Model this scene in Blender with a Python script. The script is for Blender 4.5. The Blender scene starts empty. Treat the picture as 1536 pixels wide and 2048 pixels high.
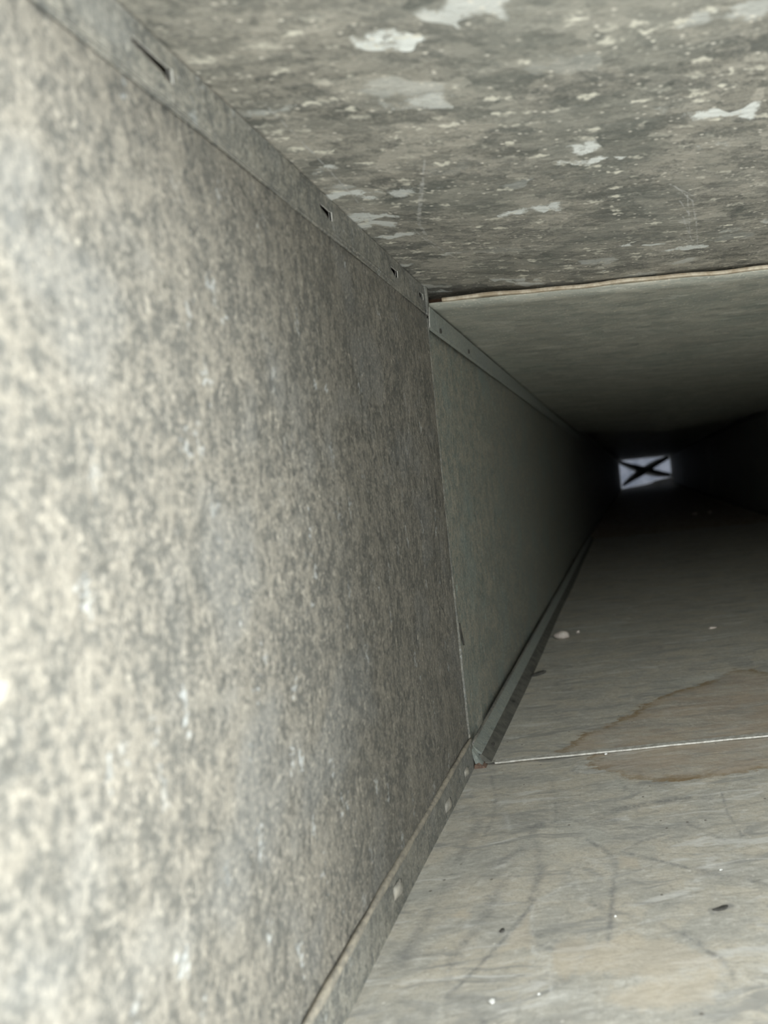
import bpy, bmesh, math, random
import numpy as np
from mathutils import Matrix, Vector

random.seed(7)
S = bpy.context.scene
COL = S.collection

# ------------------------------------------------------------------ camera
# Duct frame: X right, Y along the duct (away from the mouth), Z up, metres.
F_PX, VPX, VPY = 1362.0, 1248.0, 947.0
CR, SR = math.cos(math.radians(5.71)), math.sin(math.radians(5.71))
cam = bpy.data.cameras.new('camera')
cam_o = bpy.data.objects.new('camera', cam)
COL.objects.link(cam_o)
m = Matrix(((CR, SR, 0, 0), (0, 0, -1, 0), (-SR, CR, 0, 0), (0, 0, 0, 1)))
cam_o.matrix_world = m
cam.sensor_fit = 'VERTICAL'
cam.sensor_height = 36.0
cam.sensor_width = 27.0
cam.lens = F_PX / 2048 * 36.0
cam.shift_x = -(VPX - 768) / 2048
cam.shift_y = -(1024 - VPY) / 2048
cam.clip_start = 0.002
cam.clip_end = 100
cam.dof.use_dof = True
cam.dof.focus_distance = 0.40
cam.dof.aperture_fstop = 9.5
S.camera = cam_o

# ------------------------------------------------------------------ light
Y_MOUTH = 0.108
w = bpy.data.worlds.new('sky'); S.world = w
w.use_nodes = True
nt = w.node_tree; nt.nodes.clear()
tc = nt.nodes.new('ShaderNodeTexCoord')
sep = nt.nodes.new('ShaderNodeSeparateXYZ')
mr = nt.nodes.new('ShaderNodeMapRange'); mr.interpolation_type = 'SMOOTHSTEP'
mr.inputs['From Min'].default_value = -0.25
mr.inputs['From Max'].default_value = 0.25
mx = nt.nodes.new('ShaderNodeMix'); mx.data_type = 'RGBA'
mx.inputs['A'].default_value = (0.79, 0.81, 0.78, 1)      # pale ground outside the mouth
mx.inputs['B'].default_value = (0.955, 1.0, 0.99, 1)       # overcast sky
bg = nt.nodes.new('ShaderNodeBackground'); bg.inputs['Strength'].default_value = 3.3
out = nt.nodes.new('ShaderNodeOutputWorld')
nt.links.new(tc.outputs['Generated'], sep.inputs[0])
nt.links.new(sep.outputs['Z'], mr.inputs['Value'])
nt.links.new(mr.outputs[0], mx.inputs['Factor'])
nt.links.new(mx.outputs['Result'], bg.inputs['Color'])
nt.links.new(bg.outputs[0], out.inputs[0])

sun = bpy.data.lights.new('hazy_sun', 'SUN')
sun.energy = 15.0
sun.angle = math.radians(28)
sun.color = (0.97, 1.0, 0.985)
sun_o = bpy.data.objects.new('hazy_sun', sun); COL.objects.link(sun_o)
sun_o.rotation_euler = Vector((0.96, -0.09, 0.10)).to_track_quat('Z', 'Y').to_euler()

S.view_settings.view_transform = 'Standard'
S.view_settings.look = 'None'
S.view_settings.gamma = 1.0
S.view_settings.use_curve_mapping = False
S.view_settings.exposure = 0.0

# ------------------------------------------------------------------ sizes
Y1 = 0.44            # first joint
Y2 = 1.94            # second joint
YF = 6.80            # far mouth
X1, X2, XR = -0.1163, -0.1200, 0.430
ZF1, ZF2 = -0.1790, -0.1777
ZC1, ZC2 = 0.1328, 0.1224


def ray(px, py):
    dx, dy = px - VPX, py - VPY
    return Vector(((dx * CR - dy * SR) / F_PX, 1.0, -(dx * SR + dy * CR) / F_PX))

def on_x(px, py, x):
    r = ray(px, py); return r * (x / r.x)

def on_z(px, py, z):
    r = ray(px, py); return r * (z / r.z)

def on_y(px, py, y):
    return ray(px, py) * y


# ------------------------------------------------------------------ materials
class NT:
    def __init__(self, name):
        self.mat = bpy.data.materials.new(name)
        self.mat.use_nodes = True
        self.t = self.mat.node_tree
        self.t.nodes.clear()
        self.out = self.t.nodes.new('ShaderNodeOutputMaterial')
        self.bsdf = self.t.nodes.new('ShaderNodeBsdfPrincipled')
        self.t.links.new(self.bsdf.outputs[0], self.out.inputs[0])
        self.cache = {}
        self.geo = self.t.nodes.new('ShaderNodeNewGeometry').outputs['Position']

    def set(self, sock, v):
        if hasattr(v, 'is_output'):
            self.t.links.new(v, sock)
        elif isinstance(v, (tuple, list)) and sock.type == 'RGBA' and len(v) == 3:
            sock.default_value = (*v, 1)
        else:
            sock.default_value = v

    def math(self, op, a, b=0.0, c=0.0, clamp=False):
        n = self.t.nodes.new('ShaderNodeMath'); n.operation = op; n.use_clamp = clamp
        for i, v in enumerate((a, b, c)):
            self.set(n.inputs[i], v)
        return n.outputs[0]

    def vmath(self, op, a, b=(0, 0, 0)):
        n = self.t.nodes.new('ShaderNodeVectorMath'); n.operation = op
        self.set(n.inputs[0], a); self.set(n.inputs[1], b)
        return n.outputs[0]

    def noise(self, scale, detail=4, rough=0.55, dist=0.0, vec=None, color=False):
        n = self.t.nodes.new('ShaderNodeTexNoise')
        self.set(n.inputs['Vector'], vec if vec is not None else self.geo)
        n.inputs['Scale'].default_value = scale
        n.inputs['Detail'].default_value = detail
        n.inputs['Roughness'].default_value = rough
        n.inputs['Distortion'].default_value = dist
        return n.outputs['Color' if color else 'Fac']

    def voro(self, scale, vec=None, feature='F1', rnd=1.0):
        n = self.t.nodes.new('ShaderNodeTexVoronoi'); n.feature = feature
        self.set(n.inputs['Vector'], vec if vec is not None else self.geo)
        n.inputs['Scale'].default_value = scale
        n.inputs['Randomness'].default_value = rnd
        return n.outputs

    def ramp(self, v, a, b, lo=0.0, hi=1.0):
        n = self.t.nodes.new('ShaderNodeMapRange'); n.interpolation_type = 'SMOOTHSTEP'
        self.set(n.inputs['Value'], v)
        n.inputs['From Min'].default_value = a
        n.inputs['From Max'].default_value = b
        n.inputs['To Min'].default_value = lo
        n.inputs['To Max'].default_value = hi
        return n.outputs[0]

    def mix(self, f, a, b, mode='MIX'):
        n = self.t.nodes.new('ShaderNodeMix'); n.data_type = 'RGBA'; n.blend_type = mode
        self.set(n.inputs['Factor'], f)
        self.set(n.inputs['A'], a); self.set(n.inputs['B'], b)
        return n.outputs['Result']

    def attr(self, name):
        n = self.t.nodes.new('ShaderNodeAttribute'); n.attribute_name = name
        return n.outputs['Fac']

    def stretch(self, s, amount=0.0, nscale=100.0):
        v = self.vmath('MULTIPLY', self.geo, s)
        if amount:
            if nscale not in self.cache:
                self.cache[nscale] = self.vmath('SUBTRACT', self.noise(nscale, 1, 0.6, color=True), (0.5, 0.5, 0.5))
            d = self.cache[nscale]
            d = self.vmath('MULTIPLY', d, (amount,) * 3)
            v = self.vmath('ADD', v, d)
        return v

    def sepx(self, v):
        n = self.t.nodes.new('ShaderNodeSeparateXYZ'); self.set(n.inputs[0], v)
        return n.outputs

    def seg(self, vec, p, q, width):
        """thin scratch: 1 on the segment p-q, 0 a width away"""
        p, q = Vector(p), Vector(q)
        d = q - p; L2 = d.length_squared
        a = self.vmath('SUBTRACT', vec, tuple(p))
        n = self.t.nodes.new('ShaderNodeVectorMath'); n.operation = 'DOT_PRODUCT'
        self.set(n.inputs[0], a); n.inputs[1].default_value = tuple(d / L2)
        t = self.math('MULTIPLY', n.outputs['Value'], 1.0, clamp=True)
        n2 = self.t.nodes.new('ShaderNodeVectorMath'); n2.operation = 'SCALE'
        n2.inputs[0].default_value = tuple(d); self.set(n2.inputs['Scale'], t)
        r = self.vmath('SUBTRACT', a, n2.outputs[0])
        n3 = self.t.nodes.new('ShaderNodeVectorMath'); n3.operation = 'LENGTH'
        self.set(n3.inputs[0], r)
        return self.ramp(n3.outputs['Value'], width * 0.35, width, 1, 0)

    def bump(self, h, strength, dist):
        n = self.t.nodes.new('ShaderNodeBump')
        n.inputs['Strength'].default_value = strength
        n.inputs['Distance'].default_value = dist
        self.set(n.inputs['Height'], h)
        return n.outputs[0]

    def finish(self, col, rough=0.5, metal=0.0, normal=None, spec=0.4):
        b = self.bsdf
        self.set(b.inputs['Base Color'], col)
        self.set(b.inputs['Roughness'], rough)
        self.set(b.inputs['Metallic'], metal)
        b.inputs['Specular IOR Level'].default_value = spec
        if normal is not None:
            self.set(b.inputs['Normal'], normal)
        return self.mat


def mat_wall(name, dark, dust, cool, contrast=1.0, speck=1.0):
    """galvanised sheet with a mottled dust skin, wall orientation"""
    n = NT(name)
    v = n.stretch((1, 1, 0.60), 0.003, 320)
    clump = n.noise(75, 5, 0.74, 0.0, vec=v)
    mid = n.noise(300, 4, 0.82, 0.0, vec=v)
    big = n.noise(17, 2, 0.6)
    f = n.math('ADD', n.math('MULTIPLY', clump, 0.42), n.math('MULTIPLY', mid, 0.58))
    f = n.ramp(f, 0.5 - 0.075 / contrast, 0.5 + 0.075 / contrast)
    c = n.mix(f, dark, dust)
    bl = n.math('ADD', big, n.math('MULTIPLY', n.math('SUBTRACT', clump, 0.5), 0.35))
    c = n.mix(n.math('MULTIPLY', n.ramp(bl, 0.52, 0.64), 0.42), c, cool)
    # worn dark pits
    pit = n.ramp(n.noise(210, 3, 0.72, 0.0, vec=v), 0.42, 0.32)
    c = n.mix(n.math('MULTIPLY', pit, 0.55 * contrast), c, tuple(x * 0.55 for x in dark))
    # pale ragged flecks: single zinc crystals, their glint painted in as paler colour
    vd = n.stretch((1, 1, 0.45), 0.006, 320)
    vo = n.voro(560, vec=vd)
    rnd = n.sepx(vo['Color'])
    sp = n.math('MULTIPLY', n.ramp(rnd[0], 0.70, 1.0), n.ramp(vo['Distance'], 0.55, 0.15))
    c = n.mix(n.math('MULTIPLY', sp, 0.62 * speck), c, tuple(min(1, x * 2.05) for x in dust))
    vo2 = n.voro(185, vec=n.stretch((1, 1, 0.38), 0.009, 320))
    rnd2 = n.sepx(vo2['Color'])
    sp2 = n.math('MULTIPLY', n.ramp(rnd2[1], 0.80, 1.0), n.ramp(vo2['Distance'], 0.40, 0.10))
    c = n.mix(n.math('MULTIPLY', sp2, 0.85 * speck), c, tuple(min(1, x * 2.6) for x in cool))
    # sandy grain
    fine = n.noise(850, 2, 0.8, vec=n.stretch((1, 1, 0.7)))
    c = n.mix(n.ramp(fine, 0.53, 0.68, 0.0, 0.60 * contrast), c, tuple(min(1, x * 1.6) for x in dust))
    c = n.mix(n.ramp(fine, 0.47, 0.32, 0.0, 0.60 * contrast), c, tuple(x * 0.65 for x in dark))
    h = n.noise(150, 4, 0.75, vec=n.stretch((1, 1, 0.6)))
    return n.finish(c, n.ramp(f, 0, 1, 0.5, 0.75), 0.0, n.bump(h, 0.7, 0.0014), 0.35)


def mat_ceiling(name, dark, mid, flake, flakes=1.0, scratches=()):
    n = NT(name)
    v = n.stretch((0.40, 1, 1), 0.016, 75)
    vs = n.stretch((0.48, 1.15, 1), 0.006, 300)
    cl = n.noise(80, 5, 0.74, 0.0, vec=vs)
    md = n.noise(300, 4, 0.82, 0.0, vec=vs)
    big = n.noise(12, 3, 0.6)
    f = n.math('ADD', n.math('MULTIPLY', cl, 0.55), n.math('MULTIPLY', md, 0.45))
    f = n.ramp(f, 0.43, 0.58)
    c = n.mix(f, dark, mid)
    c = n.mix(n.math('MULTIPLY', n.ramp(big, 0.48, 0.64), 0.5), c, tuple(x * k for x, k in zip(dark, (1.05, 1.12, 1.12))))
    # spangle: every crystal a tone of its own, glints painted in as pale flakes and dashes
    vo = n.voro(95, vec=v)
    s = n.sepx(vo['Color'])
    c = n.mix(0.30, c, n.mix(s[1], tuple(x * 0.75 for x in dark), tuple(x * 1.25 for x in mid)))
    e = n.math('ADD', vo['Distance'], n.math('MULTIPLY', n.math('SUBTRACT', md, 0.5), 1.0))
    big1 = n.math('MULTIPLY', n.ramp(s[0], 0.78, 0.97), n.ramp(e, 0.52, 0.34))
    c = n.mix(n.math('MULTIPLY', big1, 0.9 * flakes), c, flake)
    vo2 = n.voro(210, vec=vs)
    s2 = n.sepx(vo2['Color'])
    sm = n.math('MULTIPLY', n.ramp(s2[0], 0.62, 0.98), n.ramp(vo2['Distance'], 0.50, 0.15))
    c = n.mix(n.math('MULTIPLY', sm, 0.9 * flakes), c, tuple(x * k for x, k in zip(flake, (0.98, 0.92, 0.82))))
    vo3 = n.voro(640, vec=n.stretch((0.6, 1, 1)))
    s3 = n.sepx(vo3['Color'])
    tiny = n.math('MULTIPLY', n.ramp(s3[0], 0.82, 0.97), n.ramp(vo3['Distance'], 0.45, 0.15))
    c = n.mix(n.math('MULTIPLY', tiny, 0.85), c, (0.9, 0.86, 0.76))
    if scratches:
        d = n.noise(160, 2, 0.5, color=True)
        d = n.vmath('MULTIPLY', n.vmath('SUBTRACT', d, (0.5,) * 3), (0.0012, 0.0012, 0.0))
        flat = n.vmath('ADD', n.vmath('MULTIPLY', n.geo, (1, 1, 0)), d)
        brk = n.ramp(n.noise(300, 3, 0.7), 0.40, 0.55)
        for p, q, wd, a in scratches:
            k = n.math('MULTIPLY', n.seg(flat, (p[0], p[1], 0), (q[0], q[1], 0), wd), a)
            c = n.mix(n.math('MULTIPLY', k, brk), c, (0.6, 0.6, 0.58))
    h = n.noise(150, 4, 0.75, vec=n.stretch((0.5, 1.1, 1)))
    rough = n.ramp(s[2], 0, 1, 0.40, 0.65)
    return n.finish(c, rough, 0.05, n.bump(h, 0.7, 0.0012), 0.5)


def mat_floor(name):
    n = NT(name)
    v = n.stretch((0.7, 1, 1), 0.006, 70)
    a = n.noise(45, 5, 0.62, 0.4, vec=v)
    b = n.noise(210, 4, 0.72, 0.0, vec=v)
    g = n.noise(1300, 3, 0.7)
    big = n.noise(11, 3, 0.6)
    grey, tan, pale = (0.50, 0.485, 0.435), (0.61, 0.565, 0.475), (0.70, 0.68, 0.62)
    c = n.mix(n.ramp(a, 0.38, 0.64), grey, tan)
    c = n.mix(n.math('MULTIPLY', n.ramp(b, 0.50, 0.68), 0.5), c, pale)
    c = n.mix(n.math('MULTIPLY', n.ramp(big, 0.52, 0.68), 0.5), c, (0.58, 0.58, 0.53))
    g2 = n.noise(420, 4, 0.8, vec=v)
    c = n.mix(n.ramp(g, 0.4, 0.75, 0, 0.3), c, tuple(x * 0.6 for x in grey))
    c = n.mix(n.ramp(g2, 0.48, 0.34, 0, 0.45), c, tuple(x * 0.6 for x in grey))
    c = n.mix(n.ramp(g2, 0.54, 0.68, 0, 0.5), c, pale)
    # faint random rubbing streaks
    st = n.noise(55, 4, 0.65, 1.0, vec=n.stretch((0.35, 1.5, 1), 0.02, 30))
    c = n.mix(n.ramp(st, 0.51, 0.64, 0, 0.75), c, (0.34, 0.335, 0.315))
    st2 = n.noise(60, 4, 0.65, 0.8, vec=n.stretch((0.3, 1.9, 1), 0.02, 30))
    c = n.mix(n.ramp(st2, 0.54, 0.66, 0, 0.75), c, (0.70, 0.69, 0.65))
    # tan films, scuffs, pale rubs: their shapes are stored on the sheet
    edge = n.math('MULTIPLY', n.math('SUBTRACT', n.noise(120, 5, 0.7), 0.5), 0.012)
    sheet = n.math('ADD', n.attr('film'), edge)
    c = n.mix(n.math('MULTIPLY', n.ramp(sheet, 0.002, -0.002), 0.45), c, (0.66, 0.575, 0.45))
    patch = n.math('MULTIPLY', n.ramp(n.noise(260, 5, 0.7), 0.30, 0.60), n.ramp(n.noise(75, 4, 0.65), 0.36, 0.58, 0.25, 1.0))
    sc = n.math('MULTIPLY', n.attr('scuff'), patch)
    c = n.mix(n.math('MULTIPLY', sc, 0.9), c, (0.18, 0.183, 0.19))
    c = n.mix(n.math('MULTIPLY', n.math('MULTIPLY', n.attr('rub'), patch), 0.75), c, (0.80, 0.80, 0.76))
    # dried rusty water
    e2 = n.math('ADD', n.attr('rust'), n.math('MULTIPLY', n.math('SUBTRACT', n.noise(95, 8, 0.76, vec=n.stretch((0.55, 1.4, 1))), 0.5), 0.034))
    ins = n.ramp(e2, 0.0008, -0.0010)
    ring = n.math('MULTIPLY', ins, n.math('MULTIPLY', n.ramp(e2, -0.010, -0.001), n.ramp(n.noise(48, 4, 0.7), 0.34, 0.58)))
    body = n.math('MULTIPLY', ins, n.ramp(n.noise(60, 5, 0.65, vec=n.stretch((0.5, 1.6, 1))), 0.38, 0.60, 0.25, 0.8))
    c = n.mix(n.math('MULTIPLY', body, 0.65), c, (0.46, 0.345, 0.245))
    c = n.mix(n.math('MULTIPLY', ring, 0.85), c, (0.29, 0.205, 0.105))
    # grit
    vo = n.voro(260)
    s = n.sepx(vo['Color'])
    gr = n.math('MULTIPLY', n.ramp(s[0], 0.965, 0.975), n.ramp(vo['Distance'], 0.22, 0.12))
    c = n.mix(n.math('MULTIPLY', gr, 0.7), c, (0.75, 0.72, 0.66))
    gd = n.math('MULTIPLY', n.ramp(s[1], 0.965, 0.975), n.ramp(vo['Distance'], 0.25, 0.12))
    c = n.mix(n.math('MULTIPLY', gd, 0.7), c, (0.12, 0.10, 0.08))
    h = n.noise(70, 4, 0.7, vec=n.stretch((0.6, 1.1, 1)))
    return n.finish(c, n.ramp(a, 0.3, 0.7, 0.45, 0.65), 0.0, n.bump(h, 0.45, 0.0018), 0.4)


def mat_plain(name, c1, c2, scale=200, rough=0.6, metal=0.0, bump=0.3):
    n = NT(name)
    f = n.noise(scale, 6, 0.65, 0.2)
    c = n.mix(n.ramp(f, 0.35, 0.65), c1, c2)
    return n.finish(c, rough, metal, n.bump(f, bump, 0.0008), 0.4)


ceil_scr = []
for a, b in (((530, 210), (640, 322)), ((640, 322), (700, 385)), ((700, 385), (742, 438))):
    p, q = on_z(*a, ZC1 - 0.001), on_z(*b, ZC1 - 0.001)
    ceil_scr.append(((p.x, p.y), (q.x, q.y), 0.0005, 0.6))
for a, b, wd in (((1350, 375), (1385, 400), 1), ((1385, 400), (1392, 440), 1), ((1392, 440), (1395, 485), 1),
                 ((1358, 400), (1378, 425), 1), ((1365, 430), (1385, 478), 1), ((1375, 390), (1380, 470), 1),
                 ((1340, 372), (1388, 392), 1), ((1362, 470), (1400, 488), 1),
                 ((845, 375), (838, 455), 2), ((838, 455), (858, 490), 2), ((858, 490), (905, 520), 1.4),
                 ((850, 330), (846, 380), 1), ((830, 470), (870, 505), 1)):
    p, q = on_z(*a, ZC1 - 0.004), on_z(*b, ZC1 - 0.004)
    ceil_scr.append(((p.x, p.y), (q.x, q.y), 0.0006 * wd, 0.55))

M_WALL1 = mat_wall('dusty_galvanised_sheet', (0.103, 0.102, 0.092), (0.200, 0.186, 0.156), (0.150, 0.156, 0.153))
M_WALL2 = mat_wall('greenish_galvanised_sheet', (0.16, 0.187, 0.172), (0.32, 0.30, 0.245), (0.205, 0.262, 0.25), 0.95, 0.4)
M_CEIL1 = mat_ceiling('spangled_galvanised_sheet', (0.165, 0.17, 0.155), (0.48, 0.455, 0.395), (0.90, 0.93, 0.90), 1.0, ceil_scr)
M_CEIL2 = mat_ceiling('dull_spangled_sheet', (0.34, 0.36, 0.32), (0.52, 0.51, 0.44), (0.72, 0.71, 0.64), 0.5)
M_FLOOR = mat_floor('dirty_scuffed_sheet')
M_BAND = mat_wall('galvanised_seam_band', (0.13, 0.133, 0.123), (0.255, 0.245, 0.21), (0.20, 0.21, 0.207), 0.9, 0.6)
M_BAND2 = mat_wall('galvanised_seam_band_cool', (0.22, 0.245, 0.228), (0.31, 0.32, 0.28), (0.26, 0.285, 0.275), 0.6, 0.15)
M_BEAD = mat_plain('dusty_rolled_edge', (0.21, 0.195, 0.165), (0.36, 0.325, 0.26), 320, 0.7)
M_BUTTON = mat_plain('pressed_tongue', (0.30, 0.29, 0.26), (0.44, 0.41, 0.35), 300, 0.6)
M_EDGE = mat_plain('bright_cut_edge', (0.62, 0.61, 0.57), (0.80, 0.79, 0.74), 500, 0.35, 0.3)
M_FLANGE_DARK = mat_plain('dark_flange', (0.085, 0.085, 0.075), (0.15, 0.145, 0.125), 120, 0.7)
M_LIP = mat_plain('stained_joint_edge', (0.42, 0.34, 0.24), (0.68, 0.61, 0.49), 150, 0.6)
M_JOINT = mat_plain('worn_bright_joint_edge', (0.50, 0.48, 0.43), (0.78, 0.77, 0.72), 260, 0.45, 0.2)
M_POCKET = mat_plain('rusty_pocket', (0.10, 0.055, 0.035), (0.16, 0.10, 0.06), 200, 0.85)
M_RUST = mat_plain('red_rust', (0.13, 0.085, 0.065), (0.24, 0.16, 0.12), 400, 0.85)
M_LINT = mat_plain('pale_lint', (0.62, 0.53, 0.47), (0.80, 0.74, 0.68), 300, 0.9)
M_CHIP = mat_plain('white_chip', (0.78, 0.78, 0.75), (0.9, 0.9, 0.87), 600, 0.6)
M_DARKBIT = mat_plain('dark_grime_and_hole_shade', (0.05, 0.05, 0.045), (0.10, 0.095, 0.085), 400, 0.8)  # grime, and the painted shade inside slits and punched holes
M_BRACE = mat_plain('dark_painted_steel', (0.035, 0.04, 0.05), (0.06, 0.065, 0.075), 60, 0.6)
M_OUTWALL = mat_plain('blue_grey_render', (0.032, 0.037, 0.052), (0.060, 0.065, 0.082), 9, 0.9)


# ------------------------------------------------------------------ object helpers
def empty(name, loc=(0, 0, 0)):
    o = bpy.data.objects.new(name, None); COL.objects.link(o)
    o.location = loc; o.empty_display_size = 0.02
    return o

def tag(o, label=None, cat=None, group=None, kind=None):
    if label: o['label'] = label
    if cat: o['category'] = cat
    if group: o['group'] = group
    if kind: o['kind'] = kind
    return o

def mesh_obj(name, verts, faces, mat, parent=None, smooth=True, solid=0.0):
    me = bpy.data.meshes.new(name)
    me.from_pydata([tuple(v) for v in verts], [], faces)
    me.update()
    if smooth:
        me.polygons.foreach_set('use_smooth', [True] * len(me.polygons))
    me.materials.append(mat)
    o = bpy.data.objects.new(name, me); COL.objects.link(o)
    if parent is not None:
        o.parent = parent
        o.matrix_parent_inverse = Matrix.Translation(-parent.location)
    if solid:
        s = o.modifiers.new('thickness', 'SOLIDIFY'); s.thickness = abs(solid); s.offset = 1 if solid > 0 else -1
        s.use_even_offset = False
    return o

def grid(name, us, vs, fn, mat, parent=None, solid=0.0, flip=False, attrs=None):
    us, vs = list(us), list(vs)
    nu, nv = len(us), len(vs)
    verts = [fn(u, v) for v in vs for u in us]
    faces = []
    for j in range(nv - 1):
        for i in range(nu - 1):
            a = j * nu + i
            q = (a, a + 1, a + nu + 1, a + nu)
            faces.append(q[::-1] if flip else q)
    o = mesh_obj(name, verts, faces, mat, parent, True, solid)
    if attrs:
        P = np.array(verts)[:, :2]
        for k, f in attrs.items():
            at = o.data.attributes.new(k, 'FLOAT', 'POINT')
            at.data.foreach_set('value', f(P).astype(np.float32))
    return o

def tube(name, pts, radii, mat, parent=None, seg=10, squash=(1, 1)):
    """a rod along Y-ish points"""
    verts, faces = [], []
    n = len(pts)
    for k, p in enumerate(pts):
        for s in range(seg):
            a = 2 * math.pi * s / seg
            verts.append((p[0] + math.cos(a) * radii[k] * squash[0], p[1], p[2] + math.sin(a) * radii[k] * squash[1]))
    for k in range(n - 1):
        for s in range(seg):
            a, b = k * seg + s, k * seg + (s + 1) % seg
            faces.append((a, b, b + seg, a + seg))
    faces.append(tuple(range(seg))[::-1]); faces.append(tuple(range((n - 1) * seg, n * seg)))
    return mesh_obj(name, verts, faces, mat, parent)

def extrude_profile(name, prof, ys, mat, parent=None, closed=True, off=None):
    """profile (x, z) pulled along the list of y"""
    verts, faces = [], []
    n = len(prof)
    for y in ys:
        ox, oz = off(y) if off else (0, 0)
        for x, z in prof:
            verts.append((x + ox, y, z + oz))
    for k in range(len(ys) - 1):
        for s in range(n if closed else n - 1):
            a, b = k * n + s, k * n + (s + 1) % n
            faces.append((a, b, b + n, a + n))
    if closed:
        faces.append(tuple(range(n))[::-1]); faces.append(tuple(range((len(ys) - 1) * n, len(ys) * n)))
    return mesh_obj(name, verts, faces, mat, parent, smooth=False)

def lin(a, b, n):
    return [a + (b - a) * i / (n - 1) for i in range(n)]

def sm(a, b, x):
    t = min(1, max(0, (x - a) / (b - a))); return t * t * (3 - 2 * t)

def interp(x, xs, ys):
    return float(np.interp(x, xs, ys))


# ------------------------------------------------------------------ shapes drawn on the floor sheet
def seg_dist(P, pts):
    d = np.full(len(P), 9.0)
    for a, b in zip(pts[:-1], pts[1:]):
        a, b = np.array(a), np.array(b)
        ab = b - a
        t = np.clip(((P - a) @ ab) / (ab @ ab + 1e-12), 0, 1)
        d = np.minimum(d, np.linalg.norm(P - a - t[:, None] * ab, axis=1))
    return d

def poly_sdf(P, pts):
    d = seg_dist(P, pts + pts[:1])
    ins = np.zeros(len(P), bool)
    n = len(pts)
    for i in range(n):
        (x0, y0), (x1, y1) = pts[i], pts[(i + 1) % n]
        c = ((y0 > P[:, 1]) != (y1 > P[:, 1]))
        with np.errstate(divide='ignore', invalid='ignore'):
            xx = (x1 - x0) * (P[:, 1] - y0) / (y1 - y0 + 1e-15) + x0
        ins ^= c & (P[:, 0] < xx)
    return np.where(ins, -d, d)

def fl(pts, z=ZF1):
    return [tuple(on_z(x, y, z)[:2]) for x, y in pts]

SCUFFS = [  # points on the floor, half width in mm, strength
    ([(1063, 1655), (1120, 1643), (1174, 1638), (1240, 1617), (1346, 1598), (1420, 1592)], 3.2, .75),
    ([(1068, 1800), (1058, 1818), (992, 1895), (900, 1986)], 1.2, .8),
    ([(1174, 1680), (1217, 1703), (1231, 1727), (1226, 1780), (1217, 1885)], 1.5, .75),
    ([(1245, 1703), (1320, 1720), (1400, 1741), (1470, 1752), (1536, 1770)], 1.1, .85),
    ([(1365, 1866), (1442, 1921), (1466, 1940), (1468, 1962)], 1.6, .8),
    ([(1442, 1579), (1456, 1627), (1485, 1670)], 1.0, .7),
    ([(1066, 1665), (1076, 1700), (1083, 1742), (1063, 1804)], 2.6, .6),
    ([(1104, 1560), (1110, 1600), (1114, 1640)], 1.0, .7),
    ([(982, 1552), (992, 1598), (985, 1640), (965, 1680)], 1.2, .55),
    ([(1375, 1645), (1450, 1678)], 0.8, .7),
    ([(1010, 1765), (982, 1809), (958, 1847), (896, 1933)], 3.0, .5),
    ([(960, 1640), (930, 1700), (880, 1790), (845, 1850), (800, 1930)], 3.2, .5),
    ([(896, 1986), (893, 2048)], 1.2, .6), ([(930, 1990), (968, 2044)], 1.1, .6), ([(1040, 1995), (1035, 2048)], 1.0, .5),
    ([(1240, 1705), (1290, 1678), (1330, 1668)], 1.2, .55),
    ([(1250, 1806), (1340, 1807), (1400, 1805)], 0.9, .5),
    ([(1080, 1600), (1160, 1604), (1190, 1612)], 1.0, .6),
    ([(1160, 1640), (1190, 1645), (1230, 1640)], 4.0, .5),
    ([(1425, 1822), (1445, 1818), (1458, 1814)], 2.6, 1.0),
    ([(1400, 1741), (1440, 1748), (1480, 1752)], 4.0, .5),
    ([(985, 1735), (1010, 1720), (1040, 1700)], 2.5, .45),
    ([(1470, 1500), (1536, 1496)], 1.5, .25),
    ([(1360, 1410), (1440, 1402), (1536, 1400)], 7.0, .55),
    ([(1350, 1418), (1450, 1421), (1536, 1422)], 2.0, .45),
    ([(1390, 1620), (1470, 1612), (1536, 1600)], 1.2, .5),
    ([(1005, 1864), (1003, 1862)], 1.6, 1.0),
    ([(1180, 1806), (1205, 1815)], 1.8, .6), ([(1225, 1825), (1265, 1830)], 1.4, .5),
    ([(1310, 1840), (1350, 1865)], 1.5, .5),
]
RUBS = [
    ([(1063, 1813), (1066, 1905), (1097, 1924), (1104, 1990)], 0.9, .7),
    ([(833, 2003), (910, 2008), (992, 2010), (1100, 1995), (1183, 1990)], 1.8, .55),
    ([(1075, 1935), (1095, 1942)], 3.5, .6), ([(1125, 1992), (1160, 1988)], 4.0, .5),
    ([(1215, 1975), (1250, 1968)], 3.5, .5), ([(1420, 1728), (1455, 1736)], 3.0, .7),
    ([(1080, 1800), (1150, 1765), (1230, 1752)], 1.6, .5), ([(1066, 1918), (1100, 1916)], 1.6, .7),
    ([(1370, 1945), (1450, 1930)], 3.0, .5), ([(1420, 2000), (1470, 1995)], 4.0, .45),
    ([(1010, 1625), (1020, 1660)], 1.5, .5), ([(860, 1855), (990, 1845)], 1.2, .4),
    ([(1100, 1662), (1125, 1663)], 1.4, .8), ([(1390, 1707), (1440, 1706), (1480, 1712)], 1.2, .5),
    ([(900, 1840), (960, 1836)], 1.2, .4), ([(1240, 1985), (1290, 1960), (1400, 1955)], 2.2, .4),
]
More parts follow.
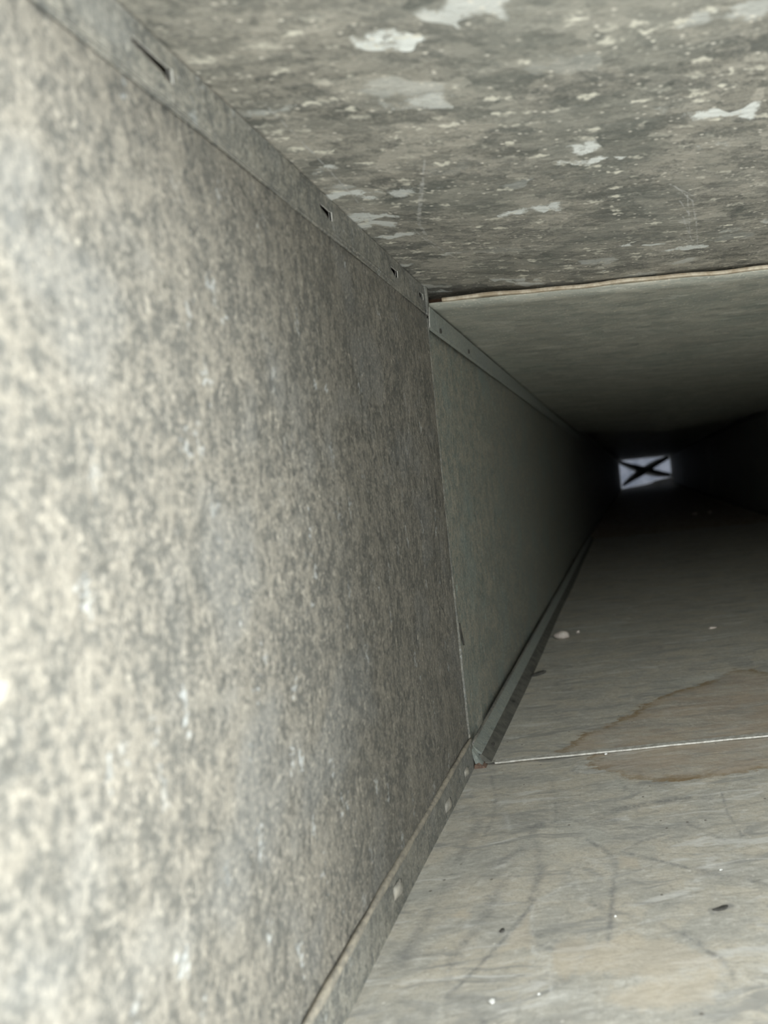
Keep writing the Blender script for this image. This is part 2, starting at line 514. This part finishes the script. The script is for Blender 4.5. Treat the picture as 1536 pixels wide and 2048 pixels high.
FILMS = [[(1030, 1857), (1060, 1828), (1062, 1895), (1000, 1900)],
         [(1155, 1905), (1240, 1870), (1330, 1880), (1440, 1920), (1430, 1960), (1260, 1950), (1160, 1945)],
         [(1240, 1713), (1280, 1716), (1282, 1735), (1240, 1735)],
         [(910, 1826), (935, 1822), (938, 1832), (912, 1836)], [(1370, 1928), (1440, 1930), (1430, 2010), (1280, 2020), (1200, 2000)],
         [(1100, 1925), (1115, 1880), (1170, 1870), (1180, 1900), (1130, 1960)]]
RUST1 = [(1170, 1528), (1200, 1490), (1400, 1460), (1700, 1420), (1700, 1520), (1536, 1541), (1450, 1552), (1340, 1566), (1255, 1556), (1200, 1540)]
RUST2 = [(1105, 1535), (1120, 1505), (1164, 1469), (1216, 1449), (1258, 1430), (1276, 1415), (1349, 1381), (1387, 1374),
         (1429, 1359), (1471, 1340), (1509, 1341), (1536, 1346), (1700, 1330), (1900, 1400), (1700, 1540), (1300, 1560)]

def lines_attr(items, z):
    L = [([np.array(q) for q in fl(p, z)], wd * 1e-3, s) for p, wd, s in items]
    def f(P):
        r = np.zeros(len(P))
        for p, wd, s in L:
            d = seg_dist(P, p)
            t = np.clip(1 - d / (wd * 1.5), 0, 1)
            r = np.maximum(r, s * t * t * (3 - 2 * t))
        return r
    return f

def poly_attr(polys, z):
    L = [fl(p, z) for p in polys]
    def f(P):
        r = np.full(len(P), 0.5)
        for p in L:
            r = np.minimum(r, poly_sdf(P, p))
        return r
    return f

def floor_attrs(z, rust):
    return {'scuff': lines_attr(SCUFFS, z), 'rub': lines_attr(RUBS, z), 'film': poly_attr(FILMS, z), 'rust': poly_attr(rust, z)}


# ------------------------------------------------------------------ the setting: a long sheet metal duct
floor = tag(empty('floor', (0.13, Y_MOUTH, ZF1)), 'dusty scuffed sheet metal floor of the duct with brown water stains', kind='structure')
ceiling = tag(empty('ceiling', (0.13, Y_MOUTH, ZC1)), 'spangled galvanised sheet metal ceiling of the duct', kind='structure')
wall_left = tag(empty('wall_left', (X1, Y_MOUTH, ZF1)), 'mottled dusty galvanised sheet metal wall filling the left of the view', kind='structure')
wall_right = tag(empty('wall_right', (XR, Y_MOUTH, ZF1)), 'galvanised sheet metal wall on the unseen right side of the duct', kind='structure')

def drift(y):                       # the far lengths lean a little to the right and up
    t = max(0.0, (y - Y2) / (YF - Y2))
    return 0.085 * t, 0.030 * t

# --- near length
def wall1(y, z):
    bow = 0.0007 * math.sin(y * 31 + z * 19) + 0.0005 * math.sin(z * 47 - y * 13 + 1)
    fade = sm(Y_MOUTH - 0.05, Y_MOUTH + 0.08, y) * (1 - sm(Y1 - 0.03, Y1, y)) * sm(ZF1, ZF1 + 0.04, z) * (1 - sm(0.085, 0.112, z))
    edge = 0.0014 * math.sin((z + 0.18) * 11.0) * sm(Y1 - 0.05, Y1, y)
    return (X1 + bow * fade, y - edge * 1.5, z)

wp1 = grid('wall_panel', lin(Y_MOUTH, Y1, 90), lin(ZF1 - 0.002, 0.1185, 80), wall1, M_WALL1, wall_left, solid=0.0008, flip=True)

def ceil1(x, y):
    z = ZC1 - 0.0050 * sm(-0.112, -0.02, x) * sm(0.18, Y1, y) + 0.0006 * math.sin(x * 40 + y * 25) * sm(-0.11, -0.06, x)
    return (x, y, z)
grid('ceiling_panel', lin(X1 - 0.010, XR, 120), lin(Y_MOUTH, Y1 + 0.034, 90), ceil1, M_CEIL1, ceiling, solid=0.0008, flip=True)

def floor1(x, y):
    z = ZF1 + 0.0005 * math.sin(x * 30 + 1) * math.sin(y * 33) * sm(X1, X1 + 0.05, x)
    return (x, y, z)
xs1 = lin(X1 - 0.004, 0.13, 240) + lin(0.132, XR, 60)
ys1 = lin(Y_MOUTH, 0.2, 30) + lin(0.201, Y1 + 0.03, 270)
grid('floor_panel', xs1, ys1, floor1, M_FLOOR, floor, attrs=floor_attrs(ZF1, [RUST1]))
grid('wall_panel', lin(Y_MOUTH, Y1 + 0.02, 20), lin(ZF1, ZC1, 20), lambda y, z: (XR, y, z), M_WALL1, wall_right, solid=0.0008)

# --- second length
def ceil2_end(x):
    return interp(x, [X2, 0.02, 0.142, 0.287, XR], [0.129, 0.118, 0.107, 0.121, 0.138])
def ceil2(x, y):
    t = sm(1.0, Y2, y)
    z = ZC2 * (1 - t) + ceil2_end(x) * t - 0.0022 * math.sin((y - Y1) * 5.0) * sm(X2, 0.02, x) * (1 - t)
    return (x, y, z)
grid('ceiling_panel', lin(X2, XR, 70), [Y1 + 0.001] + lin(Y1 + 0.02, Y2, 90), ceil2, M_CEIL2, ceiling, solid=0.0008, flip=True)
def wall2(y, z):
    return (X2 + 0.0008 * math.sin(y * 9 + z * 8) * sm(Y1, Y1 + 0.1, y), y, z)
grid('wall_panel', lin(Y1 - 0.012, Y2, 120), lin(ZF2, 0.129, 40), wall2, M_WALL2, wall_left, solid=0.0008, flip=True)
xs2 = lin(-0.108, 0.20, 200) + lin(0.204, XR, 40)
ys2 = lin(Y1, 0.64, 170) + lin(0.65, Y2, 60)
grid('floor_panel', xs2, ys2, lambda x, y: (x, y, ZF2 + 0.0006 * math.sin(x * 22) * math.sin(y * 12)), M_FLOOR, floor,
     attrs=floor_attrs(ZF2, [RUST2]))
grid('wall_panel', lin(Y1 + 0.02, Y2, 30), lin(ZF2, 0.15, 20), lambda y, z: (XR, y, z), M_WALL2, wall_right, solid=0.0008)

# --- far lengths
for ya, yb in ((Y2 - 0.01, 3.5), (3.5, 5.1), (5.1, YF)):
    def wl(y, z):
        d = drift(y); return (X2 - 0.002 + d[0], y, z + d[1])
    def cl(x, y):
        d = drift(y); return (x + d[0] * (1 - 0.57 * sm(X2, XR, x)), y, 0.150 - 0.05 * max(0, (y - Y2) / (YF - Y2)) + d[1])
    def flr(x, y):
        d = drift(y)
        e = sm(6.2, YF, y) * interp(x, [X2, 0.12, 0.22, 0.25, XR], [0.0, 0.02, 0.035, 0.05, 0.068])
        return (x + d[0] * (1 - 0.57 * sm(X2, XR, x)), y, ZF2 - 0.001 + d[1] + e)
    def wr(y, z):
        d = drift(y); return (XR + d[0] * 0.43, y, z + d[1])
    yy = lin(ya, yb, 24)
    grid('wall_panel', yy, lin(ZF2 - 0.004, 0.152, 12), wl, M_WALL2, wall_left, solid=0.001, flip=True)
    grid('ceiling_panel', lin(X2 - 0.003, XR + 0.003, 12), yy, cl, M_CEIL2, ceiling, solid=0.001, flip=True)
    grid('floor_panel', lin(X2 - 0.003, XR + 0.003, 24), yy, flr, M_FLOOR, floor)
    grid('wall_panel', yy, lin(ZF2 - 0.004, 0.152, 12), wr, M_WALL2, wall_right, solid=0.001)

# unseen box added round the far lengths, keeps daylight out of the joints
cy0, cy1 = Y1 + 0.05, YF - 0.03
cx0, cx1, cz0, cz1 = X2 - 0.03, XR + 0.12, ZF2 - 0.03, 0.20
cv = [(x, yy, z) for yy in (cy0, cy1) for x, z in ((cx0, cz0), (cx1, cz0), (cx1, cz1), (cx0, cz1))]
dx, dz = drift(cy1)
ci = [(X2 - 0.0006, cy0, ZF2 - 0.0007), (XR + 0.0003, cy0, ZF2 - 0.0007), (XR + 0.0003, cy0, ZC2 + 0.0002), (X2 - 0.0006, cy0, ZC2 + 0.0002),
      (X2 - 0.002 + dx, cy1, ZF2 + dz), (XR + dx * 0.43, cy1, ZF2 + dz), (XR + dx * 0.43, cy1, 0.1005 + dz), (X2 - 0.002 + dx, cy1, 0.1005 + dz)]
cf = [(0, 1, 5, 4), (1, 2, 6, 5), (2, 3, 7, 6), (3, 0, 4, 7)]
for base in (0, 4):
    for i in range(4):
        j = (i + 1) % 4
        cf.append((base + i, base + j, 8 + base + j, 8 + base + i))
mesh_obj('unseen_light_block', cv + ci, cf, M_WALL2, ceiling, smooth=False)

# --- upper corner seam of the near length: a flat lock band with punched tabs
XB = X1 + 0.0008
trim_1 = tag(empty('trim_1', (XB, Y_MOUTH, 0.116)), 'flat seam band with punched tabs along the upper left corner of the duct', kind='structure')
slots = [(0.176, 0.191), (0.2850, 0.2957), (0.3720, 0.3815), (0.4235, 0.4300)]
SZ0, SZ1 = 0.1216, 0.1256
bm = bmesh.new()
def quad(bm, y0, y1, z0, z1, x=XB):
    ny = max(1, int((y1 - y0) / 0.01))
    for i in range(ny):
        a, b = y0 + (y1 - y0) * i / ny, y0 + (y1 - y0) * (i + 1) / ny
        bm.faces.new([bm.verts.new(v) for v in ((x, a, z0), (x, b, z0), (x, b, z1), (x, a, z1))][::-1])
ZB0, ZB1 = 0.1150, ZC1 - 0.0015
y = Y_MOUTH
for a, b in slots:
    quad(bm, y, a, SZ0, SZ1); y = b
quad(bm, y, Y1 - 0.002, SZ0, SZ1)
quad(bm, Y_MOUTH, Y1 - 0.002, SZ1, ZB1)
quad(bm, Y_MOUTH, Y1 - 0.002, ZB0, SZ0)
me = bpy.data.meshes.new('band'); bm.to_mesh(me); bm.free()
me.materials.append(M_BAND); me.materials.append(M_EDGE)
def add_mesh(name, me, parent):
    o = bpy.data.objects.new(name, me); COL.objects.link(o); o.parent = parent
    o.matrix_parent_inverse = Matrix.Translation(-parent.location); return o
band = add_mesh('band', me, trim_1)
wm = band.modifiers.new('weld', 'WELD'); wm.merge_threshold = 1e-5
so = band.modifiers.new('thickness', 'SOLIDIFY'); so.thickness = 0.0007; so.offset = 1; so.material_offset_rim = 1
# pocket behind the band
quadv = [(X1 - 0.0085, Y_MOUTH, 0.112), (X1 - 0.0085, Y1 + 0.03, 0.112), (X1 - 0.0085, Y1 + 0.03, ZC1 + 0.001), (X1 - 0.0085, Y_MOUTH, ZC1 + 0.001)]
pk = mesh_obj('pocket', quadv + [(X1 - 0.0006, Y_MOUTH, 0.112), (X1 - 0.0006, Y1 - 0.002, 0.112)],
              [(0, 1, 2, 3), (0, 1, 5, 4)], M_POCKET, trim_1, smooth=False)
# rolled creases along the lower edge of the band
for k, (zc, r) in enumerate(((0.1172, 0.0009), (0.1143, 0.0009))):
    ys = lin(Y_MOUTH, Y1 - 0.003, 60)
    tube('crease', [(XB - 0.0002 + 0.0002 * math.sin(yy * 60 + k), yy, zc + 0.0004 * math.sin(yy * 17 + k * 2)) for yy in ys],
         [r * (0.75 + 0.25 * math.sin(yy * 43 + 2 * k)) for yy in ys], M_BAND, trim_1, 8, (0.8, 1.0))
for a, b in slots:
    d = 0.0024
    v = [(XB, a, SZ0), (XB - 0.0008, b - 0.0004, SZ0), (XB - 0.0016, b - 0.0006, SZ1 - 0.0012), (XB - 0.0003, a, SZ1 - 0.0012)]
    v += [(x - 0.0006, yy, z) for x, yy, z in v]
    mesh_obj('punched_tab', v, [(3, 2, 1, 0), (4, 5, 6, 7), (0, 1, 5, 4), (1, 2, 6, 5), (2, 3, 7, 6), (3, 0, 4, 7)], M_BAND, trim_1, smooth=False)
    # sheared far edge of each slot, the light it catches painted in pale
    yb = b
    v = [(XB + 0.0004, yb, SZ0), (XB + 0.0004, yb + 0.0005, SZ0), (XB + 0.0004, yb + 0.0005, SZ1), (XB + 0.0004, yb, SZ1)]
    v += [(XB - 0.0009, q[1], q[2]) for q in v]
    mesh_obj('slot_edge', v, [(0, 1, 2, 3), (4, 7, 6, 5), (0, 3, 7, 4), (0, 4, 5, 1), (3, 2, 6, 7), (1, 5, 6, 2)], M_EDGE, trim_1, smooth=False)
# end of the band folded over at the joint
prof = []
tv, tf = [], []
nz = 14
for i in range(nz):
    t = i / (nz - 1)
    z = 0.1345 - t * 0.0215
    yo = Y1 + 0.001 - 0.0045 * t * t + 0.0012 * math.sin(t * 3)
    for (xx, dy) in ((X1 + 0.0012, -0.0075 + 0.003 * t), (X1 + 0.0022, -0.004), (X1 + 0.0016, 0.0), (X1 - 0.004, 0.0005)):
        tv.append((xx, yo + dy, z))
for i in range(nz - 1):
    for s in range(3):
        a = i * 4 + s
        tf.append((a, a + 1, a + 5, a + 4))
mesh_obj('folded_end', tv, tf, M_BAND, trim_1, solid=0.0006)

# --- lower corner seam of the near length: floor flange with a rolled top edge and punched buttons
XL = -0.1148
trim_2 = tag(empty('trim_2', (XL, Y_MOUTH, ZF1)), 'upturned floor flange with dusty rolled edge along the lower left corner', kind='structure')
extr = lin(Y_MOUTH, Y1 - 0.001, 60)
extrude_profile('flange', [(XL, ZF1 - 0.001), (XL, -0.1610), (XL - 0.001, -0.1600), (XL - 0.002, -0.1610), (XL - 0.002, ZF1 - 0.001)], extr, M_BAND, trim_2,
                off=lambda y: (0.0003 * math.sin(y * 35), 0))
ys = lin(Y_MOUTH, Y1 - 0.0015, 110)
tube('rolled_edge', [(XL - 0.0006 + 0.0003 * math.sin(yy * 35), yy, -0.1602 + 0.0003 * math.sin(yy * 51)) for yy in ys],
     [0.0018 * (0.9 + 0.1 * math.sin(yy * 90) + 0.08 * math.sin(yy * 231)) * (1 - 0.45 * sm(Y1 - 0.02, Y1, yy)) for yy in ys], M_BEAD, trim_2, 12, (0.85, 1.0))
for top, bot, wpx in (((800, 1757), (790, 1802), 7), ((899, 1594), (892, 1627), 4.5), ((934, 1533), (930, 1556), 3.5)):
    a, b = on_x(*top, XL + 0.0002), on_x(*bot, XL + 0.0002)
    mid = on_x((top[0] + bot[0]) / 2 + wpx, (top[1] + bot[1]) / 2 + 2, XL + 0.0002)
    c = (a + b) / 2
    side = mid - c
    v, f = [], []
    n = 8
    for i in range(n + 1):
        t = i / n
        wdt = math.sin(math.pi * t) ** 1.3
        p = a.lerp(b, t)
        dep = 0.0016 * wdt
        v += [tuple(p - side * wdt), tuple(p - side * wdt * 0.3 + Vector((dep * 0.7, 0, 0))), tuple(p + side * wdt * 0.6 + Vector((dep, 0, 0))), tuple(p + side * wdt)]
    for i in range(n):
        for s in range(3):
            q = i * 4 + s
            f.append((q, q + 1, q + 5, q + 4))
    btn = mesh_obj('punched_button', v, f, M_BUTTON, trim_2, solid=0.0004)
    # dark wedge painting in the shade of the slit at the button top
    s0 = a + Vector((0.0003, 0, 0)); s1 = a.lerp(b, 0.18) + side * 0.55 + Vector((0.0004, 0, 0)); s2 = a.lerp(b, -0.02) + side * 0.18 + Vector((0.0004, 0, 0))
    back = Vector((-0.0012, 0, 0))
    sv = [s0, s1, s2, s0 + back, s1 + back, s2 + back]
    mesh_obj('slit', sv, [(0, 1, 2), (5, 4, 3), (0, 3, 4, 1), (1, 4, 5, 2), (2, 5, 3, 0)], M_DARKBIT, btn, smooth=False)

# --- hemmed end of the near wall sheet at the joint
ys = []
tv, tf = [], []
zz = lin(-0.1605, 0.112, 60)
for z in zz:
    base = wall1(Y1, z)
    p = 0.0003 + 0.0007 * sm(-0.02, -0.10, z) if z < -0.02 else 0.0003
    for dx, dy in ((0, -0.0022), (p, -0.0012), (p, -0.0002), (-0.002, 0.0004)):
        tv.append((base[0] + dx, base[1] + dy, z))
for i in range(len(zz) - 1):
    for s in range(3):
        a = i * 4 + s
        tf.append((a, a + 4, a + 5, a + 1))
mesh_obj('hemmed_edge', tv, tf, M_BAND, wp1, smooth=False)

# --- upper corner seam of the second length: a folded U band, open end towards us
trim_3 = tag(empty('trim_3', (X2, Y1, 0.105)), 'folded corner seam band along the upper left of the second duct length', kind='structure')
t0 = 0.0005
U = [(X2 + 0.0048, 0.1205), (X2 + 0.0044, 0.1150), (X2 + 0.0040, 0.1075), (X2 + 0.0030, 0.1058), (X2 + 0.0020, 0.1075), (X2 + 0.0018, 0.1150), (X2 + 0.0014, 0.1205)]
Ui = [(x + (t0 if i < 3 else (-t0 if i > 3 else 0)) * -1, z + (0.0006 if i == 3 else 0)) for i, (x, z) in enumerate(U)]
prof = U + Ui[::-1]
extrude_profile('folded_band', prof, [Y1 + 0.003] + lin(Y1 + 0.02, Y2, 30), M_BAND2, trim_3)
extrude_profile('fold_rim', [(x * 1.0 + 0.00005, z) for x, z in U] + Ui[::-1], [Y1 + 0.0022, Y1 + 0.0031], M_EDGE, trim_3)
for px, py in ((882, 662), (938, 703)):
    p = on_x(px, py, X2 + 0.0047)
    r = 0.0012
    v = [(p.x + 0.0002, p.y + r * 1.6 * math.cos(a), p.z + r * 1.5 * math.sin(a)) for a in lin(0, 2 * math.pi * 11 / 12, 12)]
    v += [(q[0] - 0.0012, q[1], q[2]) for q in v]
    mesh_obj('punched_hole', v, [tuple(range(12)), tuple(range(12, 24))[::-1]] + [(i, (i + 1) % 12, 12 + (i + 1) % 12, 12 + i) for i in range(12)], M_DARKBIT, trim_3, smooth=False)  # solid dark disc painting in the shade inside the hole

# --- lower corner seam of the second length: leaning flange with a notched open end
trim_4 = tag(empty('trim_4', (X2 + 0.01, Y1, ZF2)), 'leaning corner flange along the lower left of the second duct length', kind='structure')
A, B, C = (-0.1165, -0.1655), (-0.1095, -0.1712), (-0.1030, ZF2 - 0.0004)
ysb = [Y1 + 0.001] + lin(Y1 + 0.02, Y2, 40)
extrude_profile('upper_strip', [A, (-0.1152, -0.1655), B, (B[0] - 0.001, B[1] - 0.0008), (-0.1165, -0.1668)], ysb, M_BAND2, trim_4)
extrude_profile('lower_strip', [(B[0] - 0.0006, B[1] - 0.0002), C, (C[0] - 0.003, C[1] - 0.0006), (B[0] - 0.003, B[1] - 0.002)], ysb, M_FLANGE_DARK, trim_4)  # lower half of the flange, darker than the upper strip
tube('rolled_edge', [(A[0] + 0.0006, yy, A[1] + 0.0002) for yy in ysb], [0.0011] * len(ysb), M_BAND, trim_4, 8)
for px, py in ((984, 1487), (1026, 1407)):
    p = on_x(px, py, -0.1075)
    r = 0.0012
    nrm = Vector((0.62, 0, 0.78)); tan = Vector((0.78, 0, -0.62))
    base = Vector((-0.1068, p.y, -0.1741))
    v = [base + nrm * 0.0003 + Vector((0, 1, 0)) * r * 2.2 * math.cos(a) + tan * r * math.sin(a) for a in lin(0, 2 * math.pi * 9 / 10, 10)]
    v += [q - nrm * 0.001 for q in v]
    mesh_obj('punched_hole', v, [tuple(range(10)), tuple(range(10, 20))[::-1]] + [(i, (i + 1) % 10, 10 + (i + 1) % 10, 10 + i) for i in range(10)], M_DARKBIT, trim_4, smooth=False)  # dark oval plate in place of the hole's inner shade
# folded end: a pale bent tongue over a rusty gap
fe = [on_y(*p, Y1 - 0.003) for p in ((943, 1497), (947, 1502), (963, 1527), (968, 1535), (952, 1530), (946, 1515))]
fe += [v + Vector((0, 0.005, 0)) for v in fe]
mesh_obj('bent_tongue', fe, [tuple(range(6))[::-1], tuple(range(6, 12))] + [(i, (i + 1) % 6, 6 + (i + 1) % 6, 6 + i) for i in range(6)], M_BAND2, trim_4, smooth=False)
rg = [on_y(*p, Y1 - 0.0034) for p in ((949, 1530), (958, 1526), (968, 1533), (974, 1537), (962, 1538), (953, 1543), (949, 1539))]
rg += [v + Vector((0, 0.006, 0)) for v in rg]
mesh_obj('rusty_gap', rg, [tuple(range(7))[::-1], tuple(range(7, 14))] + [(i, (i + 1) % 7, 7 + (i + 1) % 7, 7 + i) for i in range(7)], M_RUST, trim_4, smooth=False)

# --- joint across the ceiling: lip of the second length, dark pocket above it
trim_5 = tag(empty('trim_5', (-0.10, Y1, ZC2)), 'stained lip of the joint running across the ceiling', kind='structure')
def xstrip(name, x0, x1, prof, mat, parent, n=80, wob=0.0004, seed=0.0):
    """profile (y, z) swept along x"""
    verts, faces = [], []
    k = len(prof)
    for x in lin(x0, x1, n):
        o = wob * (math.sin(x * 61 + seed) + 0.6 * math.sin(x * 147 + seed * 2))
        for y, z in prof:
            verts.append((x, y, z + o))
    for i in range(n - 1):
        for s in range(k):
            a, b = i * k + s, i * k + (s + 1) % k
            faces.append((a, a + k, b + k, b))
    faces.append(tuple(range(k))); faces.append(tuple(range((n - 1) * k, n * k))[::-1])
    return mesh_obj(name, verts, faces, mat, parent, smooth=False)
xstrip('lip', -0.1056, XR, [(Y1 - 0.0015, ZC2 - 0.0002), (Y1 - 0.0018, ZC2 + 0.0010), (Y1 - 0.0012, ZC2 + 0.0021), (Y1 + 0.012, ZC2 + 0.0023), (Y1 + 0.012, ZC2 - 0.0002)], M_LIP, trim_5)
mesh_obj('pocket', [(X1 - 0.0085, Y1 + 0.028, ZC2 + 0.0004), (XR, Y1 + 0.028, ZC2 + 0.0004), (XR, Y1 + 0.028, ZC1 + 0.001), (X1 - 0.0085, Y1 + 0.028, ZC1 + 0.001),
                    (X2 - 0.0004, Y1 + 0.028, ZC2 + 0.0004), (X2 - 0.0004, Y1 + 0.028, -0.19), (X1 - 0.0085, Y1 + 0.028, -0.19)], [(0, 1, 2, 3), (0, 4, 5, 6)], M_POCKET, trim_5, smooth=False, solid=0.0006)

# --- joint across the floor: bright edge of the overlapping sheet
trim_6 = tag(empty('trim_6', (-0.10, Y1, ZF2)), 'thin bright sheet edge of the joint running across the floor', kind='structure')
xstrip('sheet_edge', -0.1015, XR, [(Y1 - 0.0008, ZF2 + 0.0006), (Y1 - 0.0012, ZF2), (Y1 - 0.0008, ZF2 - 0.0005), (Y1 + 0.004, ZF2 - 0.0004), (Y1 + 0.004, ZF2 + 0.0005)], M_JOINT, trim_6, wob=0.0001)

# closing sheet behind the left joint so that no daylight leaks in
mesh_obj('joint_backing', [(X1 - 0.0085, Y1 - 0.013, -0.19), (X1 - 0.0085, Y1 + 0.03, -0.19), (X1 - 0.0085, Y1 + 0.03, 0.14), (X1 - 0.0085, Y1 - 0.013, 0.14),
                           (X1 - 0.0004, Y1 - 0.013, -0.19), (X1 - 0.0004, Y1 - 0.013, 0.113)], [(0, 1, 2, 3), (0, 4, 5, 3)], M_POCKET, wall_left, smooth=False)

# a dark drip mark on the second wall sheet
dv, df = [], []
for i in range(9):
    t = i / 8
    p = on_x(919 + 9 * t, 1246 + 44 * t, X2 + 0.0006)
    hw = 0.0024 * math.sin(math.pi * min(0.98, max(0.02, t))) ** 0.7
    dv += [(X2 + 0.0002, p.y - hw, p.z), (X2 + 0.0011, p.y, p.z), (X2 + 0.0002, p.y + hw, p.z)]
for i in range(8):
    for k in range(2):
        a = i * 3 + k
        df.append((a, a + 1, a + 4, a + 3))
mesh_obj('grime_streak', dv, df, M_DARKBIT, wall_left)

# ------------------------------------------------------------------ things
# far mouth: a crossed blade brace and the wall standing outside it
brace = tag(empty('cross_brace', (0.215, YF - 0.05, -0.10)), 'dark crossed blades spanning the small bright opening at the far end', 'brace')
def blade(pts, hw, y, twist):
    v, f = [], []
    n = 18
    P = [on_y(*p, y) for p in pts]
    xs = [p.x for p in P]; zs = [p.z for p in P]
    for i in range(n):
        t = i / (n - 1) * (len(P) - 1)
        k = min(int(t), len(P) - 2); u = t - k
        c = P[k].lerp(P[k + 1], u)
        h = hw * (0.45 + 0.6 * math.cos(math.pi * (i / (n - 1) - 0.5)) )
        for dz, dy in ((h, -0.02 * twist), (0, -0.03), (-h, 0.02 * twist), (0, 0.03)):
            v.append((c.x, c.y + dy, c.z + dz))
    for i in range(n - 1):
        for s in range(4):
            a, b = i * 4 + s, i * 4 + (s + 1) % 4
            f.append((a, b, b + 4, a + 4))
    f.append((0, 1, 2, 3)); f.append(tuple(range((n - 1) * 4, n * 4))[::-1])
    return mesh_obj('blade', v, f, M_BRACE, brace)
blade([(1237, 924), (1262, 934), (1288, 941), (1315, 947), (1342, 950)], 0.040, YF - 0.04, 1)
blade([(1245, 971), (1262, 957), (1288, 941), (1312, 926), (1338, 914)], 0.040, YF - 0.05, -1)

ow = tag(grid('wall_far', lin(-2.5, 3.0, 8), lin(-1.5, 2.0, 8), lambda x, z: (x, YF + 0.9, z), M_OUTWALL, None, solid=-0.05),
         'pale blue grey wall glimpsed outside the far opening', kind='structure')

def lump(name, px, py, size, mat, label, cat, z=ZF2, seed=1, group=None, rot=0.0):
    """irregular flattened crumb resting on the floor; size = full extents in metres"""
    rnd = random.Random(seed)
    p = on_z(px, py, z)
    bm = bmesh.new()
    bmesh.ops.create_icosphere(bm, subdivisions=2, radius=0.5)
    ph = [rnd.uniform(0, 6) for _ in range(6)]
    for v in bm.verts:
        c = v.co
        k = 1 + 0.16 * math.sin(c.x * 7 + ph[0]) + 0.14 * math.sin(c.y * 8 + ph[1]) + 0.12 * math.sin(c.z * 9 + c.x * 5 + ph[2])
        v.co = Vector((c.x * k * size[0], c.y * k * size[1], max(c.z, -0.32) * k * size[2]))
    zmin = min(v.co.z for v in bm.verts)
    R = Matrix.Rotation(rot, 3, 'Z')
    for v in bm.verts:
        v.co = R @ v.co
        v.co.z -= zmin
    me = bpy.data.meshes.new(name); bm.to_mesh(me); bm.free()
    me.polygons.foreach_set('use_smooth', [True] * len(me.polygons))
    me.materials.append(mat)
    o = bpy.data.objects.new(name, me); COL.objects.link(o); o.location = (p.x, p.y, z + 0.0003)
    return tag(o, label, cat, group)

G = 'crumbs lying on the duct floor'
lump('lint_lump', 1124, 1276, (0.021, 0.016, 0.0085), M_LINT, 'largest pale lint lump on the dark floor beside the left flange', 'debris', seed=3, group=G)
lump('crumb', 1156, 1267, (0.005, 0.005, 0.0035), M_LINT, 'tiny pale crumb just right of the largest lint lump', 'debris', seed=4, group=G)
lump('lint_shred', 1425, 1257, (0.009, 0.006, 0.0022), M_LINT, 'faint pale shred on the dark floor right of the lint lump', 'debris', seed=5, group=G)
lump('crumb', 1390, 1030, (0.016, 0.014, 0.012), M_LINT, 'left one of two faint pale specks deep below the far opening', 'debris', seed=6, group=G)
lump('crumb', 1420, 1027, (0.013, 0.012, 0.010), M_LINT, 'right one of two faint pale specks deep below the far opening', 'debris', seed=7, group=G)
lump('paint_chip', 984, 2006, (0.0026, 0.0022, 0.0009), M_CHIP, 'bright white chip on the near floor at the bottom of the view', 'chip', z=ZF1, seed=8, group=G, rot=0.4)
lump('paint_chip', 1078, 1991, (0.0012, 0.0012, 0.0006), M_CHIP, 'small white chip right of the bright chip on the near floor', 'chip', z=ZF1, seed=9, group=G)
lump('crumb', 1231, 1835, (0.0011, 0.0011, 0.0008), M_CHIP, 'yellowish white crumb in the middle of the near floor', 'debris', z=ZF1, seed=10, group=G)
lump('crumb', 1442, 1742, (0.0016, 0.0012, 0.0007), M_CHIP, 'white crumb on a pale rub at the right of the near floor', 'debris', z=ZF1, seed=11, group=G)
lump('crumb', 1212, 1510, (0.0022, 0.0018, 0.0012), M_CHIP, 'white crumb against the bright floor joint', 'debris', z=ZF1, seed=12, group=G)
lump('crumb', 1005, 1863, (0.0024, 0.0018, 0.0007), M_DARKBIT, 'dark round grime crumb on the near floor', 'debris', z=ZF1, seed=13, group=G)
lump('splinter', 1076, 1349, (0.020, 0.006, 0.002), M_DARKBIT, 'dark thin splinter lying against the left flange of the second length', 'debris', seed=14, group=G, rot=0.7)
lump('grime_flake', 1442, 1819, (0.0058, 0.0026, 0.0006), M_DARKBIT, 'dark oval grime flake at the right of the near floor', 'debris', z=ZF1, seed=15, group=G, rot=0.2)
